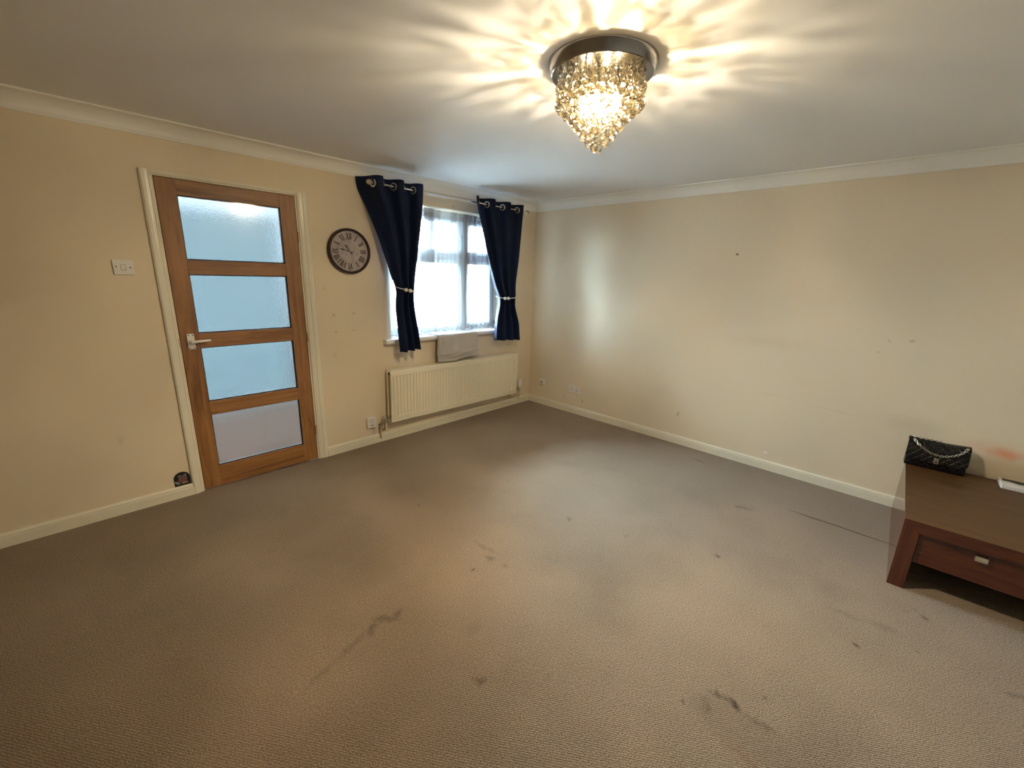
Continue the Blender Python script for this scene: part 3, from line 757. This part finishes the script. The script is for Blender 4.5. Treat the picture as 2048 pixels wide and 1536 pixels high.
# small things on the sill
bm = B()
root = thing('key_bunch', 'small bunch of dark keys lying on the window sill', 'keys', (-1.525, .06, .925))
bm = B(); tube(bm, [(.014 * math.cos(a), .014 * math.sin(a), .004) for a in [i * PI / 8 for i in range(16)]], .0014, 5, closed=True); obj('key_ring', bm, M_SATIN, root)
M_KEY = simple('dark_key_metal', (.12, .11, .12), .35, .9)
for a in (.3, 1.5, 2.7, 4.4):
    bm = B(); c, s = math.cos(a), math.sin(a)
    m = Matrix.Rotation(a, 4, 'Z')
    for q in ((.012, .032, -.009, .009), (.032, .060, -.0035, .0035)):
        vs = [m @ Vector((x, y, z)) for z in (.001 + a * .002, .0035 + a * .002) for x, y in ((q[0], q[2]), (q[1], q[2]), (q[1], q[3]), (q[0], q[3]))]
        vv = [bm.verts.new(p) for p in vs]
        for f in ((3, 2, 1, 0), (4, 5, 6, 7), (0, 1, 5, 4), (1, 2, 6, 5), (2, 3, 7, 6), (3, 0, 4, 7)): bm.faces.new([vv[i] for i in f])
    obj('key', bm, M_KEY, root)
root = thing('folded_letter', 'flat grey folded letter lying on the window sill', 'paper', (-1.36, .028, .925), .12)
M_PAPER = simple('grey_printed_paper', (.52, .50, .54), .7, var=.1)
bm = B(); box(bm, -.09, .09, -.04, .04, .0005, .004); obj('lower_leaf', bm, M_PAPER, root)
bm = B(); prism(bm, [(-.04, .0045), (.04, .0045), (.04, .010), (-.04, .006)], 'x', -.088, .085); obj('upper_leaf', bm, M_PAPER, root)

# ================================================================== RADIATOR
rad = thing('radiator', 'cream ribbed double panel radiator under the window sill', 'radiator', (-1.966, 0, .195))
rad.rotation_euler = (0, math.radians(.7), 0)
RL_, RH = 1.62, .470
def rad_panel(name, yf, yb, flutes):
    n = 48; per = RL_ / n; xs = []
    verts, faces = [], []
    cols = []
    for i in range(n):
        for f, dpt in ((0.0, 0), (.30, 0), (.42, 1), (.80, 1), (.92, 0)): cols.append(((i + f) * per, dpt))
    cols.append((RL_, 0))
    rows = [(0, 0), (.010, -.2), (.030, 0), (.048, 0), (.060, 1), (RH - .062, 1), (RH - .048, 0), (RH - .012, 0), (RH - .003, -.3), (RH, -1)]
    for z, rf in rows:
        for x, d in cols:
            edge = 0 if (x < .02 or x > RL_ - .02) else 1
            y = yf + (.007 * d * max(0, rf) * edge if flutes else 0) + (.006 * -min(0, rf))
            verts.append((x, y, z))
    m = len(cols)
    for j in range(len(rows) - 1):
        for i in range(m - 1): faces.append((j*m+i, j*m+i+1, (j+1)*m+i+1, (j+1)*m+i))
    me = bpy.data.meshes.new(name); me.from_pydata(verts, [], faces); me.update()
    o = link(name, me, M_RAD, rad)
    s = o.modifiers.new('solid', 'SOLIDIFY'); s.thickness = abs(yb - yf); s.offset = -1 if yb > yf else 1
    return o
rad_panel('front_panel', -.110, -.096, True)
bm = B(); box(bm, 0, RL_, -.050, -.037, 0, RH); obj('back_panel', bm, M_RAD, rad, bevel=.003)
bm = B()
nf = 54
for i in range(nf):
    x = .05 + i * (RL_ - .1) / nf
    box(bm, x, x + .002, -.094, -.051, .06, RH - .05)
obj('convector_fins', bm, M_RAD, rad)
# slotted top cover between the panels
bm = B()
for y0, y1 in ((-.100, -.088), (-.080, -.072), (-.064, -.040)): box(bm, .03, RL_ - .0, y0, y1, RH - .006, RH - .002)
for i in range(28):
    x = .03 + i * (RL_ - .04) / 27.2; box(bm, x, x + .008, -.098, -.042, RH - .0085, RH - .0062)
obj('top_grille', bm, M_RAD, rad)
for x in (.02, RL_ - .035):
    for z in (.035, RH - .035):
        bm = B(); lathe(bm, [(.012, 0), (.012, .05)], 10, along((0, 1, 0), (x, -.098, z))); obj('connector', bm, M_DARK if z > .2 else M_BRASS, rad)
for x in (.28, RL_ - .30):
    bm = B(); box(bm, x, x + .03, -.037, -.001, .06, RH - .06); obj('wall_bracket', bm, M_RAD, rad)
# lockshield valve and pipe on the door side
M_COPPER = simple('painted_copper_pipe', (.52, .42, .28), .45, .4, var=.2)
bm = B()
lathe(bm, [(.009, 0), (.009, .05)], 12, along((-1, 0, 0), (.012, -.062, .030))); lathe(bm, [(.014, 0), (.014, .014)], 6, along((-1, 0, 0), (-.006, -.062, .030)))
lathe(bm, [(.012, 0), (.015, .01), (.015, .045), (.011, .052), (.011, .062)], 14, Matrix.Translation((-.045, -.062, .0)))
lathe(bm, [(.014, 0), (.014, .014)], 6, Matrix.Translation((-.045, -.062, -.018)))
v_ = obj('lockshield_valve', bm, M_SATIN, rad, smooth=True)
bm = B(); tube(bm, [(-.045, -.062, .0), (-.045, -.062, -.05), (-.043, -.058, -.075), (-.035, -.04, -.082), (-.033, -.012, -.083)], .0075, 10); obj('pipe', bm, M_COPPER, rad, smooth=True)
bm = B(); tube(bm, [(-.070, -.020, -.02), (-.072, -.02, -.06), (-.062, -.02, -.16)], .0075, 10); obj('pipe', bm, M_COPPER, rad, smooth=True)
# thermostatic valve on the corner side
VX = RL_ + .100
bm = B()
lathe(bm, [(.009, 0), (.009, .115)], 12, along((1, 0, 0), (RL_ - .012, -.062, .020))); lathe(bm, [(.014, 0), (.014, .020)], 6, along((1, 0, 0), (RL_ + .060, -.062, .020))); lathe(bm, [(.014, 0), (.014, .055)], 12, Matrix.Translation((VX, -.062, -.005)))
tv = obj('valve_body', bm, M_SATIN, rad, smooth=True)
bm = B(); lathe(bm, [(.014, 0), (.024, .006), (.026, .02), (.026, .075), (.022, .090), (.014, .097), (0, .098)], 18, Matrix.Translation((VX, -.062, .050))); obj('thermostat_head', bm, M_PLASTIC, tv, smooth=True)
bm = B(); tube(bm, [(VX, -.062, .0), (VX, -.062, -.085), (VX, -.050, -.098), (VX, -.028, -.100)], .0075, 10); obj('pipe', bm, M_RAD, rad, smooth=True)
bm = B(); box(bm, RL_ - .03, RL_ + .005, -.050, -.001, -.055, -.02); obj('pipe_boxing', bm, M_RAD, rad)

# ================================================================== CLOCK
ck = thing('wall_clock', 'round brown-rimmed wall clock with grey dial and Roman numerals', 'clock', (-2.218, 0, 1.641))
CR = .170
# local: clock axis along -y
ckm = along((0, -1, 0))
bm = B(); lathe(bm, [(CR - .006, 0.0), (CR, .006), (CR, .030), (CR - .004, .038), (CR - .010, .040), (CR - .017, .036), (CR - .020, .026), (CR - .020, .002)], 64, ckm, cap=False); obj('rim', bm, M_CLOCKRIM, ck, smooth=True)
bm = B(); lathe(bm, [(0, .018), (CR - .019, .018), (CR - .019, .022), (0, .022)], 64, ckm, cap=False); obj('dial', bm, M_DIAL, ck)
def strokes(txt):
    """roman numeral as bars in its own frame: list of polygons; width units"""
    W = {'I': .011, 'V': .026, 'X': .024}; hgt = .042; th, tn = .0062, .0026
    out = []; tot = sum(W[c] for c in txt); x = -tot / 2
    for c in txt:
        w = W[c]; a, b = x + .002, x + w - .002; m_ = (a + b) / 2; h2 = hgt / 2
        if c == 'I':
            out.append([(m_ - th/2, -h2), (m_ + th/2, -h2), (m_ + th/2, h2), (m_ - th/2, h2)])
        elif c == 'V':
            out.append([(a, h2), (a + th, h2), (m_ + th/2, -h2), (m_ - th/2, -h2)]); out.append([(b - tn, h2), (b, h2), (m_ + tn/2, -h2), (m_ - tn/2, -h2)])
        else:
            out.append([(a, h2), (a + th, h2), (b, -h2), (b - th, -h2)]); out.append([(b - tn, h2), (b, h2), (a + tn, -h2), (a, -h2)])
        out.append([(a - .001, h2), (b + .001, h2), (b + .001, h2 + .0016), (a - .001, h2 + .0016)])
        out.append([(a - .001 if c != 'V' else m_ - .003, -h2 - .0016), (b + .001 if c != 'V' else m_ + .003, -h2 - .0016), (b + .001 if c != 'V' else m_ + .003, -h2), (a - .001 if c != 'V' else m_ - .003, -h2)])
        x += w
    return out
for k, tx in enumerate(['XII', 'I', 'II', 'III', 'IIII', 'V', 'VI', 'VII', 'VIII', 'IX', 'X', 'XI']):
    a = 2 * PI * k / 12
    c, s = math.cos(a), math.sin(a); R0 = .112
    bm = B()
    for n_, poly in enumerate(strokes(tx)):
        pts = []
        for px, py in poly:
            yy = py + R0
            pts.append((px * c + yy * s, -px * s + yy * c))
        d = .0225 + .00005 * (n_ % 5)
        prism(bm, pts, 'y', -.0218, -d)
    obj('numeral', bm, M_INK, ck)
def hand(name, ang, ln, wd, d):
    c, s = math.cos(ang), math.sin(ang)
    prof = [(-.002, -.022), (-.0035, -.030), (.0035, -.030), (.002, -.022), (.0022, ln * .45), (wd, ln * .62), (.0015, ln * .80), (0, ln), (-.0015, ln * .80), (-wd, ln * .62), (-.0022, ln * .45)]
    bm = B(); prism(bm, [(x * c + y * s, -x * s + y * c) for x, y in prof], 'y', -d, -d - .0012)
    return obj(name, bm, M_INK, ck)
hand('hour_hand', 2 * PI * (10 + 47/60) / 12, .070, .006, .026)
hand('minute_hand', 2 * PI * 47 / 60, .096, .005, .028)
bm = B(); lathe(bm, [(.0045, .020), (.0045, .032), (0, .034)], 12, ckm); obj('centre_pin', bm, M_SATIN, ck)

# ================================================================== SWITCHES AND SOCKETS
def plate(name, label, cat, loc, axis, w, h, d=.010):
    r = thing(name, label, cat, loc, 0 if axis == 'y' else PI / 2 * -1)
    # local: faces -y, width along x
    bm = B(); box(bm, -w/2, w/2, -d, 0, -h/2, h/2); obj('face_plate', bm, M_PLASTIC, r, bevel=.003)
    return r
def screw(r, x, z, d=.010):
    bm = B(); lathe(bm, [(.0035, 0), (.0035, .0008)], 10, along((0, -1, 0), (x, -d, z))); obj('screw', bm, M_DARK, r)
def slot(r, x, z, w, h, d=.010, name='slot'):
    bm = B(); box(bm, x - w/2, x + w/2, -d - .0006, -d + .002, z - h/2, z + h/2); obj(name, bm, M_DARK, r)
r = plate('light_switch', 'white single rocker light switch on the wall beside the door', 'switch', (-3.553, 0, 1.476), 'y', .087, .083)
screw(r, -.030, .003); screw(r, .030, .0)
slot(r, 0, 0, .022, .032, name='rocker_gap')
bm = B(); prism(bm, [(-.010, -.015), (-.0115, -.014), (-.0150, .014), (-.010, .015)], 'x', -.010, .010); obj('rocker', bm, M_PLASTIC, r)
r = plate('fused_spur', 'white fused outlet plate low between door and radiator', 'socket', (-2.112, 0, .201), 'y', .085, .094, .022)
slot(r, .0, -.022, .030, .005, .022); slot(r, .0, .006, .034, .002, .022); slot(r, 0, .026, .034, .002, .022)
bm = B(); tube(bm, [(.022, -.012, -.046), (.026, -.012, -.060), (.032, -.006, -.085), (.030, -.004, -.115)], .004, 8); obj('cable', bm, M_PLASTIC, r)
r = plate('aerial_socket', 'white single aerial outlet plate near the room corner', 'socket', (0, -.212, .272), 'x', .078, .070)
bm = B(); lathe(bm, [(.010, 0), (.010, .006), (.006, .006), (.006, .002)], 14, along((0, -1, 0), (0, -.010, .006))); obj('coaxial_port', bm, M_SATIN, r)
slot(r, 0, .006, .009, .009, .0135); screw(r, .028, .004); screw(r, -.028, .004)
r = plate('double_socket', 'white double power socket on the long bare wall', 'socket', (0, -.680, .278), 'x', .150, .088)
for sx_ in (-.040, .040):
    slot(r, sx_, .010, .005, .010); slot(r, sx_ - .012, -.014, .009, .005); slot(r, sx_ + .012, -.014, .009, .005)
for sx_ in (-.012, .012):
    bm = B(); prism(bm, [(-.010, .010), (-.0115, .011), (-.0150, .030), (-.010, .031)], 'x', sx_ - .007, sx_ + .007); obj('rocker', bm, M_PLASTIC, r)
screw(r, -.066, .0); screw(r, .066, .0)

# ================================================================== MOUSE-HOLE STICKER
ms = thing('wall_sticker', 'small dark arched mouse-hole sticker on the wall above the skirting by the door', 'sticker', (-3.464, 0, .080))
arch_pts = [(-.043, 0), (.044, .000)] + [(.044 * math.cos(a), .052 + .044 * math.sin(a)) for a in [i * PI / 14 for i in range(15)]]
M_HOLE = simple('printed_black_hole', (.012, .010, .009), .6, var=.3)
bm = B(); prism(bm, arch_pts, 'y', -.0004, -.0012); obj('hole_print', bm, M_HOLE, ms)
def blob(name, pts, col, d):
    bm = B(); prism(bm, pts, 'y', -.0012, -.0012 - d); obj(name, bm, simple(name + '_print', col, .6, var=.25, nscale=120), ms)
def ell(cx, cz, rx, rz, rot=0, n=16): return [(cx + rx * math.cos(a) * math.cos(rot) - rz * math.sin(a) * math.sin(rot), cz + rx * math.cos(a) * math.sin(rot) + rz * math.sin(a) * math.cos(rot)) for a in [2 * PI * i / n for i in range(n)]]
blob('grey_body', ell(.004, .046, .024, .026), (.17, .12, .11), .0002)
blob('ear', ell(-.012, .068, .008, .009), (.20, .16, .15), .0003)
blob('ear', ell(.018, .070, .009, .010), (.22, .18, .17), .0003)
blob('pink_belly', ell(-.002, .036, .020, .014, -.2), (.26, .085, .075), .0004)
blob('pale_stone', ell(-.028, .024, .017, .008, -.75), (.30, .32, .31), .0003)
blob('pale_paw', ell(.012, .018, .020, .006, .1), (.33, .27, .26), .0005)

# ================================================================== CEILING LIGHT
CX, CY = -2.2685, -2.2683
ch = thing('ceiling_light', 'flush crystal-drop ceiling light with round mirrored steel plate', 'ceiling light', (CX, CY, H))
ZP = -.040
bm = B(); lathe(bm, [(0, ZP), (.187, ZP), (.190, ZP + .002), (.203, -.006), (.204, 0), (0, 0)], 72, cap=False); pl = obj('mirror_plate', bm, M_PLATE, ch, smooth=True, angle=math.radians(30))
# bulbs on chrome holders
for k in range(4):
    a = 2 * PI * k / 4 + .35; x, y = .060 * math.cos(a), .060 * math.sin(a)
    bm = B(); lathe(bm, [(.008, ZP - .066), (.010, ZP - .062), (.010, ZP - .035), (.006, ZP - .032), (.006, ZP)], 12, Matrix.Translation((x, y, 0))); hld = obj('bulb_holder', bm, M_CHROME, ch, smooth=True)
    bm = B(); lathe(bm, [(.0112, ZP - .108), (.0112, ZP - .075), (.008, ZP - .066)], 10, Matrix.Translation((x, y, 0)), cap=False); obj('bulb', bm, M_BULB, hld, smooth=True)
    bm = B(); lathe(bm, [(0, ZP - .115), (.0065, ZP - .1137), (.0110, ZP - .1085)], 10, Matrix.Translation((x, y, 0)), cap=False); obj('bulb_tip', bm, M_TIP, hld, smooth=True)
# crystal strands
ball_me = None
def facet_ball(r, tip):
    bm = B(); bmesh.ops.create_icosphere(bm, subdivisions=2, radius=r)
    if tip:
        for v in bm.verts:
            if v.co.z < -.80 * r: v.co.z *= 1.22
    me = bpy.data.meshes.new('crystal_ball'); bm.to_mesh(me); bm.free(); me.materials.append(M_CRYSTAL); return me
me_end, me_mid = facet_ball(.0165, True), facet_ball(.0145, False)
strand_cache = {}
def strand_mesh(length, mids):
    key = (round(length, 4), tuple(mids))
    if key in strand_cache: return strand_cache[key]
    bm = B(); z = -.004
    tube(bm, [(0, 0, 0), (0, 0, -length)], .0008, 4)
    while z > -length + .008:
        if any(abs(z - .007 - m) < .020 for m in mids): z -= .005; continue
        bmesh.ops.create_icosphere(bm, subdivisions=1, radius=.0068, matrix=Matrix.Translation((0, 0, z - .007)) @ Matrix.Diagonal((1, 1, .85, 1)))
        z -= .0150
    me = bpy.data.meshes.new('bead_strand'); bm.to_mesh(me); bm.free(); me.materials.append(M_CRYSTAL)
    strand_cache[key] = me; return me
rings = [(.158, 30, 2.140), (.133, 22, 2.116), (.108, 14, 2.090), (.083, 10, 2.064), (.057, 7, 2.034), (.032, 4, 2.008), (.014, 2, 1.991)]
for q, (r, n, zb) in enumerate(rings):
    for k in range(n):
        a = 2 * PI * (k + .5 * (q % 2) + random.uniform(-.12, .12)) / n
        ln = (H + ZP) - zb - .016 + random.uniform(-.003, .003)
        lnq = round(ln / .004) * .004
        mids = [-.045] if q == 0 else ([-.05 - .012 * (q % 2)] + ([-.12] if lnq > .15 else []) )
        mids = [m for m in mids if m > -lnq + .03]
        s_ = link('bead_strand', strand_mesh(lnq, mids), None, ch)
        s_.location = (r * math.cos(a), r * math.sin(a), ZP)
        for m_ in mids:
            b_ = link('crystal_ball', me_mid, None, s_); b_.location = (0, 0, m_)
        b_ = link('crystal_drop', me_end, None, s_); b_.location = (0, 0, -lnq - .013); b_.rotation_euler = (0, 0, random.uniform(0, 3))

# ================================================================== COFFEE TABLE
TB = thing('coffee_table', 'low dark mahogany table with one drawer against the long wall', 'table', (-1.066, -3.461, 0), math.radians(1.3))
# local: x = towards the wall (depth), -y = along the wall (length)
TD, TL, TH, ST, TT = 1.012, 1.10, .378, .066, .058
bm = B(); prism(bm, [(0, 0), (-ST, 0), (-ST, TH - TT), (0, TH - .0012)], 'x', 0, TD); obj('side_panel', bm, M_MAH_V, TB, bevel=.0015)
bm = B(); prism(bm, [(-TL, 0), (-TL + ST, 0), (-TL + ST, TH - TT), (-TL, TH - .0012)], 'x', 0, TD); obj('side_panel', bm, M_MAH_V, TB, bevel=.0015)
bm = B(); prism(bm, [(-.0006, TH - .002), (-ST, TH - TT + .0006), (-TL + ST, TH - TT + .0006), (-TL + .0006, TH - .002)], 'x', 0, TD); obj('top_frame', bm, M_MAH_H, TB)
bm = B(); box(bm, .003, TD, -TL + .001, -.001, TH - .0018, TH); obj('table_top', bm, M_WALNUT_TOP, TB)
bm = B(); box(bm, .03, TD - .01, -TL + ST, -ST, .150, .165); obj('shelf_board', bm, M_MAH_H, TB)
bm = B(); box(bm, .022, .042, -TL + ST + .003, -ST - .003, .152, TH - TT - .003); dr = obj('drawer', bm, M_MAH_H, TB, bevel=.0015)
bm = B()
prism(bm, [(.022 - .0, .298), (.010, .297), (.002, .292), (-.001, .284), (-.001, .276), (.003, .270), (.022, .268)], 'y', -.304, -.262)
obj('drawer_pull', bm, M_SATIN, dr, smooth=True, angle=math.radians(50))

# ================================================================== HANDBAG
hb = thing('handbag', 'black quilted leather handbag with silver chain strap on the low table', 'bag', (-.098, -3.567, TH + .0002), math.radians(2))
# local: front faces -x, width along y (+y towards the corner)
def rounded_body(bm, prof, ya, yb, n=14, bulge=.012):
    """prof: outline in x,z; swept along y with softened ends"""
    secs = []
    for i in range(n + 1):
        t = i / n; y = ya + (yb - ya) * t
        e = min(t, 1 - t) * n
        k = 1 - (.10 if e < .5 else (.03 if e < 1.5 else 0))
        cx_ = sum(p[0] for p in prof) / len(prof); cz_ = sum(p[1] for p in prof) / len(prof)
        sec = []
        for x, z in prof:
            zz = z if z < .01 else cz_ + (z - cz_) * k
            sec.append(bm.verts.new((cx_ + (x - cx_) * k - bulge * math.sin(PI * t) * (1 if x < cx_ else 0) * (z / .17), y, zz)))
        secs.append(sec)
    m = len(prof)
    for a, b in zip(secs, secs[1:]):
        for i in range(m): bm.faces.new((a[i], a[(i+1) % m], b[(i+1) % m], b[i]))
    bm.faces.new(secs[0][::-1]); bm.faces.new(secs[-1])
    return bm
body = [(-.050, 0), (-.056, .010), (-.058, .035), (-.050, .085), (-.036, .130), (-.018, .158), (.006, .170), (.030, .166), (.045, .150), (.050, .10), (.050, .02), (.045, 0)]
bm = B(); rounded_body(bm, body, -.138, .138); obj('bag_body', bm, M_LEATHER, hb, smooth=True, angle=math.radians(60))
flap = [(-.0590, .036), (-.0655, .040), (-.0665, .050), (-.0585, .092), (-.0440, .138), (-.0240, .166), (.004, .178), (.034, .174), (.050, .154), (.0455, .150), (.030, .1665), (.004, .1705), (-.020, .159), (-.038, .130), (-.052, .085)]
def flapf():
    bm = B(); n = 16; secs = []
    for i in range(n + 1):
        t = i / n; y = -.142 + .284 * t; e = min(t, 1 - t)
        lift = .030 * max(0, 1 - e / .10) ** 2
        sec = []
        for x, z in flap:
            low = max(0, 1 - (z - .036) / .06) if x < -.03 else 0
            b_ = .012 * math.sin(PI * t) * (z / .17) if x < 0 else 0
            sag = -.008 * math.sin(PI * t) if z > .15 else 0
            sec.append(bm.verts.new((x - b_, y, z + lift * low + sag)))
        secs.append(sec)
    m = len(flap)
    for a, b in zip(secs, secs[1:]):
        for i in range(m): bm.faces.new((a[i], a[(i+1) % m], b[(i+1) % m], b[i]))
    bm.faces.new(secs[0][::-1]); bm.faces.new(secs[-1]); return bm
obj('flap', flapf(), M_LEATHER, hb, smooth=True, angle=math.radians(60))
bm = B(); prism(bm, [(-.074, .047), (-.082, .049), (-.080, .085), (-.071, .086)], 'y', -.012, .010)
cl = obj('clasp', bm, M_SATIN, hb, bevel=.002)
bm = B(); lathe(bm, [(.005, 0), (.005, .004)], 12, along((-1, 0, .1), (-.080, -.001, .064))); obj('turn_lock', bm, M_DARK, cl)
def chain(pts, name='chain_link', L=.0165):
    # lay links along a polyline at equal spacing, alternate links turned on edge
    P = [Vector(p) for p in pts]; seg = [(b - a).length for a, b in zip(P, P[1:])]; tot = sum(seg); n = int(tot / (L * .74))
    for k in range(n):
        s = (k + .5) * tot / n; i = 0
        while i < len(seg) - 1 and s > seg[i]: s -= seg[i]; i += 1
        c = P[i] + (P[i+1] - P[i]) * (s / seg[i]); d = (P[i+1] - P[i]).normalized()
        side = d.cross(Vector((-.8, 0, .6))).normalized(); nrm = side.cross(d).normalized()
        if k % 2: side, nrm = (side * .45 + nrm * .9).normalized(), (nrm * .45 - side * .9).normalized()
        bm = B(); ring = []
        for j in range(12):
            a = 2 * PI * j / 12; ring.append(c + d * (L * .60 * math.cos(a)) + side * (L * .36 * math.sin(a)))
        tube(bm, ring, .0019, 6, closed=True); obj(name, bm, M_CHROME, hb, smooth=True)
def on_flap(y, z):
    tab = [(.036, -.068), (.05, -.068), (.092, -.060), (.138, -.0455), (.166, -.026), (.178, .002)]
    t = (y + .142) / .284
    return interp(tab, z) - .012 * math.sin(PI * t) * (z / .17) - .006
front = []
for i in range(30):
    t = i / 29; y = .112 - .232 * t
    z = .166 - .062 * max(0, math.sin(PI * min(1, t ** 1.1))) ** .75
    front.append((on_flap(y, z), y, z))
chain(front)
top = [(.002, .120, .182), (.004, .08, .178), (.008, .04, .176), (.012, .0, .176), (.010, -.02, .178)]
chain(top)
bm = B(); tube(bm, [(p[0] + .0008, p[1], p[2]) for p in front], .0028, 6); obj('strap_leather', bm, M_SMOOTHBLACK, hb, smooth=True)
for y in (.116, -.124):
    bm = B(); lathe(bm, [(.004, -.002), (.008, 0), (.008, .002), (.004, .003)], 14, along((-.6, 0, .8), (-.022, y, .1675))); obj('eyelet_ring', bm, M_CHROME, hb, smooth=True)

# ================================================================== WHITE BOX
wb = thing('card_box', 'flat white box with dark panel on the low table beside the handbag', 'box', (-.112, -3.945, TH), math.radians(2))
M_CARD = simple('white_card', (.78, .74, .70), .45, var=.03)
bm = B(); box(bm, -.075, .07, -.11, .093, 0, .024); obj('box_body', bm, M_CARD, wb, bevel=.004)
bm = B(); box(bm, .010, .055, -.07, .078, .0238, .0246); obj('dark_panel', bm, simple('dark_brown_print', (.07, .05, .035), .5, var=.3), wb)
bm = B(); ball(bm, (.012, .015, .0275), .026, 14, 8, .7, 1.1, .13); obj('green_item', bm, simple('dark_green_leaf', (.018, .030, .014), .4, var=.3, nscale=90), wb, smooth=True)
